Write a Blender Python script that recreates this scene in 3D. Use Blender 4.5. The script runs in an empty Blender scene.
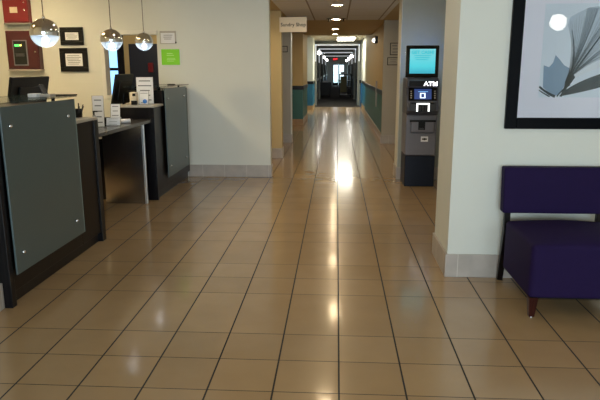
import bpy, bmesh, math, random
from mathutils import Matrix, Vector
random.seed(7)
C = bpy.context.scene.collection
S = bpy.context.scene
PI = math.pi

# ------------------------------------------------------------------ camera
F_PX, PITCH, YAW, ROLL, CAM_H = 591.77, 0.217378, -0.0611649, -0.00219465, 1.5662
def cam_axes():
    cp, sp, cy, sy = math.cos(PITCH), math.sin(PITCH), math.cos(YAW), math.sin(YAW)
    fwd = Vector((sy*cp, cy*cp, -sp)); right = Vector((cy, -sy, 0)); up = right.cross(fwd)
    cr, sr = math.cos(ROLL), math.sin(ROLL)
    return cr*right + sr*up, -sr*right + cr*up, fwd
_a, _b, _c = cam_axes()
cam_data = bpy.data.cameras.new('camera')
cam_data.sensor_width = 36.0
cam_data.lens = F_PX/600*36
cam_data.clip_end = 300
cam = bpy.data.objects.new('camera', cam_data)
C.objects.link(cam)
cam.matrix_world = Matrix(((_a.x, _b.x, -_c.x, 0), (_a.y, _b.y, -_c.y, 0), (_a.z, _b.z, -_c.z, CAM_H), (0, 0, 0, 1)))
S.camera = cam

# ------------------------------------------------------------------ world, daylight, exposure
w = bpy.data.worlds.new('world'); S.world = w
w.use_nodes = True
bg = w.node_tree.nodes['Background']
bg.inputs[0].default_value = (0.64, 0.89, 1.0, 1)
bg.inputs[1].default_value = 2.2

def area_light(name, loc, rot, sx, sy, power, col):
    d = bpy.data.lights.new(name, 'AREA'); d.shape = 'RECTANGLE'; d.size = sx; d.size_y = sy
    d.energy = power; d.color = col
    o = bpy.data.objects.new(name, d); C.objects.link(o); o.location = loc; o.rotation_euler = rot
    return o
# added area light standing in for daylight from an assumed, unseen entrance behind the camera
area_light('added_daylight', (0.3, -5.3, 1.5), (PI/2, 0, 0), 5.2, 2.3, 260, (0.80, 0.91, 1.0))
CAN_POWER = 1.7        # scale for every recessed can
S.view_settings.view_transform = 'Standard'
S.view_settings.look = 'None'
S.view_settings.gamma = 1
S.view_settings.use_curve_mapping = False
S.view_settings.exposure = 0.45
S.cycles.sample_clamp_indirect = 3.0
S.cycles.max_bounces = 10
S.cycles.caustics_reflective = False

# ------------------------------------------------------------------ material helpers
def srgb(r, g, b):
    f = lambda v: (v/255/12.92) if v/255 <= .04045 else ((v/255+.055)/1.055)**2.4
    return (f(r), f(g), f(b), 1)
def newmat(name):
    m = bpy.data.materials.new(name); m.use_nodes = True
    return m, m.node_tree.nodes, m.node_tree.links, m.node_tree.nodes['Principled BSDF']
def mat(name, col, rough=.5, metal=0, noise=0.06, nscale=8, bump=0, bscale=120, spec=.5, coat=0):
    """plain procedural surface: colour with a soft mottled variation and an optional fine bump"""
    m, N, L, P = newmat(name)
    P.inputs['Roughness'].default_value = rough; P.inputs['Metallic'].default_value = metal
    P.inputs['Specular IOR Level'].default_value = spec; P.inputs['Coat Weight'].default_value = coat
    tc = N.new('ShaderNodeTexCoord')
    nz = N.new('ShaderNodeTexNoise'); nz.inputs['Scale'].default_value = nscale; nz.inputs['Detail'].default_value = 3
    L.new(tc.outputs['Object'], nz.inputs['Vector'])
    rp = N.new('ShaderNodeMapRange'); rp.inputs['To Min'].default_value = 1-noise; rp.inputs['To Max'].default_value = 1+noise
    L.new(nz.outputs['Fac'], rp.inputs['Value'])
    mx = N.new('ShaderNodeVectorMath'); mx.operation = 'MULTIPLY'; mx.inputs[0].default_value = col[:3]
    L.new(rp.outputs[0], mx.inputs[1]); L.new(mx.outputs[0], P.inputs['Base Color'])
    if bump:
        b = N.new('ShaderNodeBump'); b.inputs['Strength'].default_value = bump; b.inputs['Distance'].default_value = .004
        n2 = N.new('ShaderNodeTexNoise'); n2.inputs['Scale'].default_value = bscale; n2.inputs['Detail'].default_value = 2
        L.new(tc.outputs['Object'], n2.inputs['Vector']); L.new(n2.outputs['Fac'], b.inputs['Height']); L.new(b.outputs[0], P.inputs['Normal'])
    return m
def emit(name, col, strength, base=None):
    m, N, L, P = newmat(name)
    P.inputs['Base Color'].default_value = base or col
    P.inputs['Emission Color'].default_value = col; P.inputs['Emission Strength'].default_value = strength
    return m
def sheer(name, col, alpha, rough=.1, e=0):
    """thin glass / acrylic / film: part see-through, part glossy surface"""
    m, N, L, P = newmat(name)
    P.inputs['Base Color'].default_value = col; P.inputs['Roughness'].default_value = rough; P.inputs['Alpha'].default_value = alpha
    if e: P.inputs['Emission Color'].default_value = col; P.inputs['Emission Strength'].default_value = e
    return m

def math_node(N, L, op, a, b=None, c=None):
    n = N.new('ShaderNodeMath'); n.operation = op
    for i, v in enumerate((a, b, c)):
        if v is None: continue
        if isinstance(v, (int, float)): n.inputs[i].default_value = v
        else: L.new(v, n.inputs[i])
    return n.outputs[0]

TW, TX0, TU, TY0 = 0.33, 0.0282, 0.3272, 2.6567
def floor_material():
    m, N, L, P = newmat('polished_beige_floor_tile')
    M = lambda op, a, b=None, c=None: math_node(N, L, op, a, b, c)
    tc = N.new('ShaderNodeTexCoord'); sp = N.new('ShaderNodeSeparateXYZ'); L.new(tc.outputs['Object'], sp.inputs[0])
    u = M('DIVIDE', M('SUBTRACT', sp.outputs[0], TX0 - TW*100), TW)
    cx = M('FLOOR', u); fx = M('FRACT', u)
    dx = M('MULTIPLY', M('MINIMUM', fx, M('SUBTRACT', 1.0, fx)), TW)
    v = M('DIVIDE', M('SUBTRACT', sp.outputs[1], TY0 - TU*200), TU*4)
    k = M('FLOOR', v); t = M('MULTIPLY', M('FRACT', v), 4.0)
    d = M('MINIMUM', M('MINIMUM', M('ABSOLUTE', t), M('ABSOLUTE', M('SUBTRACT', t, 1.0))),
          M('MINIMUM', M('ABSOLUTE', M('SUBTRACT', t, 2.0)), M('ABSOLUTE', M('SUBTRACT', t, 4.0))))
    dy = M('MULTIPLY', d, TU)
    row = M('ADD', M('MULTIPLY', k, 3.0), M('MINIMUM', M('FLOOR', t), 2.0))
    gx = M('LESS_THAN', dx, 0.0046); gy = M('LESS_THAN', dy, 0.0026)
    grout = M('MAXIMUM', gx, gy)
    cb = N.new('ShaderNodeCombineXYZ'); L.new(cx, cb.inputs[0]); L.new(row, cb.inputs[1])
    wn = N.new('ShaderNodeTexWhiteNoise'); wn.noise_dimensions = '2D'; L.new(cb.outputs[0], wn.inputs['Vector'])
    nz = N.new('ShaderNodeTexNoise'); nz.inputs['Scale'].default_value = 4; nz.inputs['Detail'].default_value = 3; nz.inputs['Roughness'].default_value = .5
    off = N.new('ShaderNodeVectorMath'); off.operation = 'MULTIPLY_ADD'; off.inputs[1].default_value = (7, 7, 7)
    L.new(wn.outputs['Color'], off.inputs[0]); L.new(tc.outputs['Object'], off.inputs[2]); L.new(off.outputs[0], nz.inputs['Vector'])
    rp = N.new('ShaderNodeValToRGB')
    rp.color_ramp.elements[0].position = .3; rp.color_ramp.elements[0].color = srgb(*FLOOR_DARK)
    rp.color_ramp.elements[1].position = .72; rp.color_ramp.elements[1].color = srgb(*FLOOR_LIGHT)
    L.new(nz.outputs['Fac'], rp.inputs['Fac'])
    vm = N.new('ShaderNodeVectorMath'); vm.operation = 'SCALE'; L.new(rp.outputs[0], vm.inputs[0])
    L.new(M('ADD', 0.96, M('MULTIPLY', wn.outputs['Value'], 0.08)), vm.inputs['Scale'])
    mx = N.new('ShaderNodeMix'); mx.data_type = 'RGBA'; L.new(grout, mx.inputs['Factor'])
    L.new(vm.outputs[0], mx.inputs['A']); mx.inputs['B'].default_value = srgb(26, 20, 16)
    L.new(mx.outputs['Result'], P.inputs['Base Color'])
    n2 = N.new('ShaderNodeTexNoise'); n2.inputs['Scale'].default_value = 3.5; n2.inputs['Detail'].default_value = 4; L.new(tc.outputs['Object'], n2.inputs['Vector'])
    r0 = M('ADD', FLOOR_ROUGH-.02, M('MULTIPLY', n2.outputs['Fac'], .04))
    L.new(M('ADD', r0, M('MULTIPLY', grout, .5)), P.inputs['Roughness'])
    P.inputs['Specular IOR Level'].default_value = FLOOR_SPEC
    L.new(M('MULTIPLY', M('SUBTRACT', 1.0, grout), .55), P.inputs['Coat Weight']); P.inputs['Coat Roughness'].default_value = .11
    # gently pillowed tile faces and a shallow joint
    edge = M('MINIMUM', M('MULTIPLY', M('MINIMUM', dx, dy), 40.0), 1.0)
    n3 = N.new('ShaderNodeTexNoise'); n3.inputs['Scale'].default_value = 1.6; n3.inputs['Detail'].default_value = 1; L.new(off.outputs[0], n3.inputs['Vector'])
    h = M('ADD', M('MULTIPLY', edge, .25), M('MULTIPLY', n3.outputs['Fac'], .2))
    b = N.new('ShaderNodeBump'); b.inputs['Strength'].default_value = .10; b.inputs['Distance'].default_value = .005
    L.new(h, b.inputs['Height']); L.new(b.outputs[0], P.inputs['Normal']); L.new(b.outputs[0], P.inputs['Coat Normal'])
    return m
FLOOR_DARK, FLOOR_LIGHT, FLOOR_ROUGH, FLOOR_SPEC = (166, 138, 101), (172, 144, 107), .26, .5

def tile_base_material(name, col, joint):
    """stone tile skirting with vertical joints every 0.33 m (either way round a corner)"""
    m, N, L, P = newmat(name)
    M = lambda op, a, b=None: math_node(N, L, op, a, b)
    tc = N.new('ShaderNodeTexCoord'); sp = N.new('ShaderNodeSeparateXYZ'); L.new(tc.outputs['Object'], sp.inputs[0])
    s = M('ADD', sp.outputs[0], sp.outputs[1])
    f = M('FRACT', M('DIVIDE', M('ADD', s, 50.11), .33))
    g = M('LESS_THAN', f, .014)
    nz = N.new('ShaderNodeTexNoise'); nz.inputs['Scale'].default_value = 9; nz.inputs['Detail'].default_value = 5; L.new(tc.outputs['Object'], nz.inputs['Vector'])
    rp = N.new('ShaderNodeMapRange'); rp.inputs['To Min'].default_value = .8; rp.inputs['To Max'].default_value = 1.2; L.new(nz.outputs['Fac'], rp.inputs['Value'])
    vm = N.new('ShaderNodeVectorMath'); vm.operation = 'SCALE'; vm.inputs[0].default_value = col[:3]; L.new(rp.outputs[0], vm.inputs['Scale'])
    mx = N.new('ShaderNodeMix'); mx.data_type = 'RGBA'; L.new(g, mx.inputs['Factor']); L.new(vm.outputs[0], mx.inputs['A']); mx.inputs['B'].default_value = joint
    L.new(mx.outputs['Result'], P.inputs['Base Color']); P.inputs['Roughness'].default_value = .35
    return m
def wood_material(name, dark, light, rough=.35):
    m, N, L, P = newmat(name)
    tc = N.new('ShaderNodeTexCoord'); mp = N.new('ShaderNodeMapping'); mp.inputs['Scale'].default_value = (22, 22, 1.2)
    L.new(tc.outputs['Object'], mp.inputs[0])
    nz = N.new('ShaderNodeTexNoise'); nz.inputs['Scale'].default_value = 3; nz.inputs['Detail'].default_value = 5; L.new(mp.outputs[0], nz.inputs['Vector'])
    rp = N.new('ShaderNodeValToRGB'); rp.color_ramp.elements[0].position = .35; rp.color_ramp.elements[0].color = dark
    rp.color_ramp.elements[1].position = .7; rp.color_ramp.elements[1].color = light
    L.new(nz.outputs['Fac'], rp.inputs[0]); L.new(rp.outputs[0], P.inputs['Base Color']); P.inputs['Roughness'].default_value = rough; P.inputs['Specular IOR Level'].default_value = .22
    return m
def ceiling_tile_material():
    m, N, L, P = newmat('white_ceiling_tile')
    M = lambda op, a, b=None: math_node(N, L, op, a, b)
    tc = N.new('ShaderNodeTexCoord'); sp = N.new('ShaderNodeSeparateXYZ'); L.new(tc.outputs['Object'], sp.inputs[0])
    fx = M('FRACT', M('DIVIDE', M('ADD', sp.outputs[0], 6.51), .65)); fy = M('FRACT', M('DIVIDE', M('ADD', sp.outputs[1], .82), 1.25))
    g = M('MAXIMUM', M('LESS_THAN', M('ABSOLUTE', M('SUBTRACT', fx, .31)), .02), M('LESS_THAN', fy, .012))
    nz = N.new('ShaderNodeTexNoise'); nz.inputs['Scale'].default_value = 160; L.new(tc.outputs['Object'], nz.inputs['Vector'])
    mx = N.new('ShaderNodeMix'); mx.data_type = 'RGBA'; L.new(g, mx.inputs['Factor'])
    mx.inputs['A'].default_value = srgb(216, 216, 216); mx.inputs['B'].default_value = srgb(150, 142, 130)
    L.new(mx.outputs['Result'], P.inputs['Base Color']); P.inputs['Roughness'].default_value = .9
    b = N.new('ShaderNodeBump'); b.inputs['Strength'].default_value = .25; L.new(nz.outputs['Fac'], b.inputs['Height']); L.new(b.outputs[0], P.inputs['Normal'])
    return m

M_ = {}
M_['floor'] = floor_material()
M_['cream'] = mat('cream_wall_paint', srgb(221, 223, 214), .55, noise=.03, nscale=3, bump=.12, bscale=90)
M_['yellow'] = mat('warm_tan_wall_paint', srgb(206, 184, 134), .6, noise=.03, nscale=3, bump=.12, bscale=90)
M_['grey'] = mat('grey_beige_wall_paint', srgb(178, 172, 158), .6, noise=.03, nscale=3, bump=.1, bscale=90)
M_['green'] = mat('teal_green_wainscot_paint', srgb(54, 112, 110), .45, noise=.05)
M_['blue'] = mat('blue_wainscot_paint', srgb(36, 108, 146), .4, noise=.05)
M_['deepblue'] = mat('deep_blue_wainscot', srgb(26, 90, 136), .35, noise=.06)
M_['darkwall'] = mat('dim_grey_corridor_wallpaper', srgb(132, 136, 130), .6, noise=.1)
M_['rail'] = mat('black_chair_rail', srgb(24, 24, 28), .35, spec=.25)
M_['whitetrim'] = mat('white_gloss_trim', srgb(226, 226, 220), .3)
M_['base'] = tile_base_material('stone_tile_skirting', srgb(180, 172, 164), srgb(212, 208, 200))
M_['basetan'] = tile_base_material('tan_tile_skirting', srgb(172, 142, 104), srgb(110, 90, 64))
M_['ceil'] = mat('ceiling_paint', srgb(200, 190, 170), .85)
M_['ceiltan'] = mat('tan_ceiling_paint', srgb(180, 162, 126), .8)
M_['ceiltile'] = ceiling_tile_material()
M_['carpet'] = mat('charcoal_corridor_carpet', srgb(62, 58, 54), .95, noise=.35, nscale=3, bump=.5, bscale=300)
M_['espresso'] = wood_material('espresso_wood_veneer', srgb(11, 8, 8), srgb(27, 19, 17), .3)
M_['blackwood'] = wood_material('black_stained_wood', srgb(10, 10, 13), srgb(22, 20, 24), .28)
M_['frosted'] = mat('frosted_glass_sheet', srgb(78, 95, 98), .32, noise=.03, spec=.7)
M_['frostedge'] = mat('polished_glass_edge', srgb(150, 172, 168), .15)
M_['clear'] = sheer('clear_ledge_glass', srgb(70, 90, 92), .45, .05)
M_['chrome'] = mat('polished_chrome', (.82, .82, .84, 1), .06, 1, noise=0)
M_['steel'] = mat('brushed_stainless', (.50, .50, .52, 1), .2, 1, noise=.12, nscale=5)
M_['laminate'] = mat('pale_stone_laminate', srgb(176, 172, 164), .3, noise=.1, nscale=40)
M_['slab'] = mat('dark_grey_laminate', srgb(70, 68, 68), .22, noise=.1, nscale=30)
M_['black'] = mat('black_plastic', srgb(10, 10, 12), .4, spec=.25)
M_['blackgloss'] = mat('black_gloss', srgb(10, 10, 12), .12)
M_['white'] = mat('white_card', srgb(232, 234, 238), .6, noise=.02)
M_['ink'] = mat('grey_print', srgb(110, 112, 120), .7)
M_['darkink'] = mat('dark_print', srgb(40, 40, 44), .7)
M_['red'] = mat('red_enamel', srgb(120, 20, 27), .35)
M_['darkred'] = mat('maroon_enamel', srgb(68, 14, 20), .35)
M_['lime'] = mat('lime_green_sign', srgb(134, 222, 34), .5, noise=.02)
M_['limeprint'] = mat('pale_lime_print', srgb(206, 245, 160), .5)
M_['purple'] = mat('deep_purple_upholstery', srgb(31, 18, 60), .75, noise=.12, nscale=30, bump=.35, bscale=500, spec=.15)
M_['mahogany'] = wood_material('dark_mahogany', srgb(38, 14, 12), srgb(70, 30, 24), .3)
M_['legblack'] = wood_material('near_black_lacquered_wood', srgb(12, 9, 9), srgb(26, 20, 20), .3)
M_['frame'] = mat('navy_black_picture_frame', srgb(4, 6, 11), .4, spec=.06)
M_['mat'] = mat('lavender_white_mat_board', srgb(242, 242, 254), .8, noise=.01)
M_['picture'] = mat('pale_grey_blue_print', srgb(226, 237, 248), .8, noise=.05, nscale=4)
M_['petal'] = sheer('smoky_petal_print', srgb(128, 158, 176), .24, .8)
M_['petal2'] = sheer('blue_small_petal_print', srgb(150, 178, 202), .75, .8)
M_['petalwhite'] = mat('pale_petal_print', srgb(224, 232, 240), .8)
M_['vein'] = sheer('dark_vein_print', srgb(50, 70, 84), .32, .8)
M_['leafdark'] = sheer('charcoal_leaf_print', srgb(46, 62, 70), .88, .8)
M_['atmgrey'] = mat('gunmetal_plastic', srgb(112, 113, 124), .38)
M_['atmdark'] = mat('navy_black_cabinet_metal', srgb(18, 27, 44), .4, spec=.25)
M_['atmkey'] = mat('keypad_grey', srgb(50, 52, 58), .4)
M_['offwhite'] = mat('off_white_sign', srgb(222, 208, 182), .5)
M_['cord'] = mat('grey_cord', srgb(70, 68, 66), .5)

# ------------------------------------------------------------------ mesh builder
class MB:
    def __init__(s): s.v = []; s.f = []; s.m = []; s.s = []; s.xf = None
    def add(s, bm, mi=0, smooth=False):
        n = len(s.v)
        bm.verts.ensure_lookup_table(); bm.verts.index_update()
        for v in bm.verts: s.v.append((s.xf @ v.co) if s.xf else v.co.copy())
        for f in bm.faces:
            s.f.append([n + v.index for v in f.verts]); s.m.append(mi); s.s.append(smooth)
        bm.free(); return s
    def box(s, x0, x1, y0, y1, z0, z1, mi=0, bev=0, seg=2):
        bm = bmesh.new(); bmesh.ops.create_cube(bm, size=1)
        for v in bm.verts: v.co = Vector(((x0+x1)/2 + v.co.x*(x1-x0), (y0+y1)/2 + v.co.y*(y1-y0), (z0+z1)/2 + v.co.z*(z1-z0)))
        if bev: bmesh.ops.bevel(bm, geom=bm.edges[:], offset=bev, segments=seg, affect='EDGES', profile=.5)
        return s.add(bm, mi)
    def cyl(s, p0, p1, r0, r1=None, n=16, mi=0, smooth=True, caps=True):
        p0, p1 = Vector(p0), Vector(p1); r1 = r0 if r1 is None else r1
        bm = bmesh.new(); d = p1-p0
        bmesh.ops.create_cone(bm, cap_ends=caps, segments=n, radius1=r0, radius2=max(r1, 1e-5), depth=d.length)
        bmesh.ops.transform(bm, matrix=Matrix.Translation((p0+p1)/2) @ d.to_track_quat('Z', 'Y').to_matrix().to_4x4(), verts=bm.verts)
        return s.add(bm, mi, smooth)
    def tube(s, pts, r, n=8, mi=0):
        for a, b in zip(pts[:-1], pts[1:]): s.cyl(a, b, r, n=n, mi=mi)
        return s
    def lathe(s, c, prof, n=32, mi=0, smooth=True):
        """prof: (radius, z) from top to bottom, around the vertical through c"""
        bm = bmesh.new(); rings = []
        for r, z in prof:
            if r < 1e-6: rings.append([bm.verts.new((c[0], c[1], c[2]+z))])
            else: rings.append([bm.verts.new((c[0]+r*math.cos(2*PI*i/n), c[1]+r*math.sin(2*PI*i/n), c[2]+z)) for i in range(n)])
        for A, B in zip(rings[:-1], rings[1:]):
            for i in range(n):
                j = (i+1) % n
                q = [A[i % len(A)], A[j % len(A)], B[j % len(B)], B[i % len(B)]]
                u = []
                for v in q:
                    if v not in u: u.append(v)
                if len(u) > 2:
                    try: bm.faces.new(u)
                    except ValueError: pass
        bmesh.ops.recalc_face_normals(bm, faces=bm.faces[:])
        return s.add(bm, mi, smooth)
    def poly(s, pts, mi=0):
        bm = bmesh.new(); bm.faces.new([bm.verts.new(p) for p in pts]); return s.add(bm, mi)
    def prism(s, pts, d, mi=0, bev=0):
        """closed outline pts (3D, coplanar) pushed along vector d"""
        bm = bmesh.new(); d = Vector(d)
        A = [bm.verts.new(p) for p in pts]; B = [bm.verts.new(Vector(p)+d) for p in pts]
        bm.faces.new(A); bm.faces.new(B[::-1])
        for i in range(len(A)):
            j = (i+1) % len(A); bm.faces.new([A[j], A[i], B[i], B[j]])
        bmesh.ops.recalc_face_normals(bm, faces=bm.faces[:])
        if bev: bmesh.ops.bevel(bm, geom=bm.edges[:], offset=bev, segments=2, affect='EDGES', profile=.5)
        return s.add(bm, mi)
    def grid(s, fn, nu, nv, mi=0):
        bm = bmesh.new(); R = [[bm.verts.new(fn(i/nu, j/nv)) for j in range(nv+1)] for i in range(nu+1)]
        for i in range(nu):
            for j in range(nv): bm.faces.new([R[i][j], R[i+1][j], R[i+1][j+1], R[i][j+1]])
        return s.add(bm, mi, True)
    def build(s, name, mats, parent=None, base=True, bevel=0, subsurf=0):
        mats = mats if isinstance(mats, (list, tuple)) else [mats]
        me = bpy.data.meshes.new(name)
        if parent is not None: inv = world_of(parent).inverted()
        else:
            xs = [v.x for v in s.v]; ys = [v.y for v in s.v]; zs = [v.z for v in s.v]
            org = Vector(((min(xs)+max(xs))/2, (min(ys)+max(ys))/2, min(zs))) if base else Vector((0, 0, 0))
            inv = Matrix.Translation(-org)
        me.from_pydata([inv @ v for v in s.v], [], s.f)
        for m in mats: me.materials.append(m)
        for p, mi, sm in zip(me.polygons, s.m, s.s): p.material_index = mi; p.use_smooth = sm
        me.validate(); me.update()
        o = bpy.data.objects.new(name, me); C.objects.link(o)
        if parent is not None: o.parent = parent
        else: o.location = inv.inverted().translation
        if bevel:
            b = o.modifiers.new('bevel', 'BEVEL'); b.width = bevel; b.segments = 3; b.limit_method = 'ANGLE'
        if subsurf:
            b = o.modifiers.new('sub', 'SUBSURF'); b.levels = subsurf; b.render_levels = subsurf
        return o
def world_of(o):
    m = o.matrix_basis.copy()
    while o.parent is not None: o = o.parent; m = o.matrix_basis @ m
    return m
def tag(o, label, cat, group=None):
    o['label'] = label; o['category'] = cat
    if group: o['group'] = group
    return o
def thing(name, label, cat, loc, group=None):
    o = bpy.data.objects.new(name, None); C.objects.link(o); o.location = loc; o.empty_display_size = .05
    return tag(o, label, cat, group)
def struct(name, mb, mats, parent=None, **k):
    o = mb.build(name, mats, parent, base=False, **k); o['kind'] = 'structure'; return o
def dup(o, loc, label, group=None):
    c = o.copy(); C.objects.link(c); c.location = loc; c['label'] = label
    if group: c['group'] = group
    for ch in list(o.children):
        d = ch.copy(); C.objects.link(d); d.parent = c
        for g in ch.children:
            e = g.copy(); C.objects.link(e); e.parent = d
    return c
def lettering(txt, size, m, parent, loc, rot=(PI/2, 0, 0), depth=.001, align='CENTER', name='lettering', bold=0, sx=1):
    cu = bpy.data.curves.new(name, 'FONT'); cu.body = txt; cu.size = size; cu.extrude = depth; cu.align_x = align; cu.align_y = 'CENTER'
    cu.offset = bold; cu.space_character = 1.04
    t = bpy.data.objects.new(name, cu); C.objects.link(t)
    bpy.context.view_layer.update()
    me = bpy.data.meshes.new_from_object(t.evaluated_get(bpy.context.evaluated_depsgraph_get()))
    bpy.data.objects.remove(t)
    mx = Matrix.Translation(loc) @ Matrix.Rotation(rot[2], 4, 'Z') @ Matrix.Rotation(rot[1], 4, 'Y') @ Matrix.Rotation(rot[0], 4, 'X') @ Matrix.Diagonal((sx, 1, 1, 1))
    me.transform(world_of(parent).inverted() @ mx if parent else mx)
    me.materials.clear(); me.materials.append(m)
    o = bpy.data.objects.new(name, me); C.objects.link(o)
    if parent: o.parent = parent
    return o
def bars(rows, x0, x1, z0, z1, y, m, parent, name='printed_text'):
    """rows of illegible small print on a sheet facing the camera (normal -Y)"""
    mb = MB(); h = (z1-z0)/rows
    for i in range(rows):
        a = x0 + random.random()*.18*(x1-x0); b = x1 - random.random()*.25*(x1-x0)
        z = z1 - (i+.5)*h
        mb.box(a, b, y-.0006, y, z-h*.14, z+h*.14)
    return mb.build(name, m, parent)

# ------------------------------------------------------------------ setting
struct('floor', MB().box(-5.2, 5.0, -5.4, 25.4, -.12, 0), M_['floor'])
struct('floor_carpet', MB().box(-1.6, 1.6, 25.4, 61, -.12, .002), M_['carpet'])
LC = 2.85   # lobby ceiling
CC = 2.55   # corridor ceiling
struct('ceiling_lobby', MB().box(-5.2, 5.0, -5.4, 8.65, LC, LC+.12), M_['ceil'])
struct('ceiling_corridor', MB().box(-.965, .93, 8.652, 12.66, CC, CC+.4), M_['ceiltile'])
struct('ceiling_tan', MB().box(-.965, .93, 12.66, 18.2, CC, CC+.4).box(-5.2, -.965, 8.8, 18.2, CC, CC+.4).box(.93, 3.0, 8.652, 18.2, CC, CC+.4), M_['ceiltan'])
struct('ceiling_far', MB().box(-1.8, 1.8, 18.2, 61, 2.76, 2.88), M_['ceil'])

WY = 8.65
# reception back wall with the opening into the back office
wx0, wx1, wz0, wz1 = -3.372, -2.585, 1.19, 2.07
struct('wall_reception', MB().box(-5.0, wx0, WY, WY+.15, 0, LC).box(wx1, -.962, WY, WY+.15, 0, LC).box(wx0, wx1, WY, WY+.15, 0, wz0).box(wx0, wx1, WY, WY+.15, wz1, LC)
       .box(-.962, 5.0, WY+.001, WY+.149, CC, LC), M_['cream'])
t = .045
struct('window_1', MB().box(wx0-t, wx0+.012, WY-.02, WY+.16, wz0-t, wz1+t, bev=.004).box(wx0+.012, wx1+.01, WY-.02, WY+.16, wz1-.012, wz1+t, bev=.004)
       .box(wx0+.012, wx1+.01, WY-.025, WY+.16, wz0-t, wz0+.012, bev=.004), M_['whitetrim'])
struct('baseboard_reception', MB().box(-2.20, -.950, WY-.014, WY, 0, .178, bev=.003).box(-.962, -.950, WY-.001, WY+.15, 0, .178), M_['base'])
struct('wall_left', MB().box(-5.15, -5.0, -5.4, 11.2, 0, LC), M_['cream'])
struct('wall_reception_side', MB().box(-5.0, -2.225, 3.42, 3.60, 0, LC), M_['cream'])
struct('baseboard_reception_side', MB().box(-5.0, -2.211, 3.406, 3.614, 0, .178, bev=.003), M_['base'])
# chair wall and its end
struct('wall_right', MB().box(.862, 5.0, 4.405, 5.0, 0, LC), M_['cream'])
struct('baseboard_right', MB().box(.846, 5.0, 4.391, 5.014, 0, .182, bev=.003), M_['base'])
struct('wall_right_lobby', MB().box(4.85, 5.0, -5.4, 4.405, 0, LC), M_['cream'])
struct('wall_alcove_side', MB().box(1.72, 1.84, 5.0, 8.56, 0, LC), M_['cream'])
struct('wall_alcove', MB().box(.891, 1.84, 8.56, 8.95, 0, LC).box(.885, .8909, 8.56, 8.95, 0, LC, mi=1), [mat('alcove_grey_paint', srgb(166, 170, 158), .6), M_['cream']])
struct('baseboard_alcove', MB().box(.871, 1.72, 8.546, 8.964, 0, .178, bev=.003), M_['base'])
# assumed glazed entrance, unseen behind the camera
struct('wall_back', MB().box(-5.0, -2.4, -5.4, -5.2, 0, LC).box(3.0, 4.85, -5.4, -5.2, 0, LC).box(-2.4, 3.0, -5.4, -5.2, 2.65, LC), M_['cream'])
mb = MB()
for x in (-2.4, -1.05, .3, 1.65, 2.94): mb.box(x, x+.06, -5.24, -5.18, 0, 2.65)
mb.box(-2.4, 3.0, -5.24, -5.18, 2.59, 2.65).box(-2.4, 3.0, -5.24, -5.18, 0, .1)
struct('window_2', mb, M_['black'])

# corridor, left side: a run of piers
struct('wall_shop_tan', MB().box(-2.2, -.972, 10.58, 10.82, 0, CC), M_['yellow'])
struct('baseboard_shop_tan', MB().box(-2.2, -.960, 10.566, 10.834, 0, .178, bev=.003), M_['base'])
struct('wall_shop_grey', MB().box(-2.2, -.985, 12.90, 13.1, 0, CC), M_['grey'])
struct('trim_1', MB().box(-.985, -.965, 12.885, 13.115, .178, CC), M_['whitetrim'])
struct('baseboard_shop_grey', MB().box(-2.2, -.960, 12.886, 13.114, 0, .178, bev=.003), M_['base'])
struct('wall_shop_side', MB().box(-2.3, -2.2, 8.8, 18.2, 0, CC), M_['grey'])
RZ = 1.0
def pier(n, x0, x1, y0, y1, up, low, zc, d=.012):
    struct('wall_' + n, MB().box(x0, x1, y0, y1, 0, RZ, mi=0).box(x0, x1, y0, y1, RZ, zc, mi=1), [low, up])
    struct('trim_' + n, MB().box(x0-.02, x1+.02, y0-.02, y1+.02, RZ, RZ+.11, bev=.006), M_['rail'])
    struct('baseboard_' + n, MB().box(x0-d, x1+d, y0-d, y1+d, 0, .17, bev=.003), M_['basetan'])
pier('corridor_left', -2.2, -.955, 17.06, 19.6, M_['yellow'], M_['green'], 2.76)
pier('corridor_left_far', -2.2, -.93, 23.5, 25.5, M_['cream'], M_['blue'], 2.76)
pier('corridor_right', 1.005, 1.5, 12.90, 21.5, M_['yellow'], M_['green'], 2.76)
pier('corridor_right_far', 1.06, 1.5, 21.5, 25.6, M_['cream'], M_['blue'], 2.76)
struct('wall_corridor_grey', MB().box(.97, 3.0, 12.80, 12.9, 0, CC), M_['grey'])
struct('baseboard_corridor_grey', MB().box(.955, 3.0, 12.786, 12.9, 0, .178, bev=.003), M_['base'])
struct('wall_passage_right', MB().box(2.9, 3.0, 8.95, 12.8, 0, CC), M_['grey'])
struct('wall_bulkhead', MB().box(-2.2, 1.8, 18.1, 18.2, CC, 2.88), M_['ceiltan'])
struct('wall_far_closure', MB().box(-2.3, -2.2, 18.2, 26, 0, 2.76), M_['cream'])
# carpeted guest corridor
for sname, sx in (('left', -1), ('right', 1)):
    a, b = (-1.5, -.99) if sx < 0 else (1.02, 1.5)
    struct('wall_guest_' + sname, MB().box(a, b, 25.5, 61, 0, RZ, mi=0).box(a, b, 25.5, 61, RZ, 2.76, mi=1), [M_['deepblue'], M_['darkwall']])
    xi = b if sx < 0 else a
    struct('trim_guest_' + sname, MB().box(min(xi, xi-sx*.05), max(xi, xi-sx*.05), 25.6, 60.9, RZ, RZ+.12, bev=.006), M_['whitetrim'] if sx < 0 else M_['rail'])
    for k, y in enumerate((27.4, 31.4, 34.4, 38.4, 43, 49)):
        xa, xb = sorted((xi, xi-sx*.03))
        struct(f'door_{10 + k + (0 if sx < 0 else 10)}', MB().box(xa, xb, y, y+.95, 0, 2.1), M_['rail'])
struct('wall_end', MB().box(-1.5, -.48, 60.5, 60.7, 0, 2.76).box(.84, 1.5, 60.5, 60.7, 0, 2.76).box(-.48, .84, 60.5, 60.7, 2.16, 2.76), M_['cream'])
trim_glow = emit('glowing_portal_trim', (.92, .97, 1, 1), .3)  # glow added to the portal trims so their edges show bright
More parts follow.
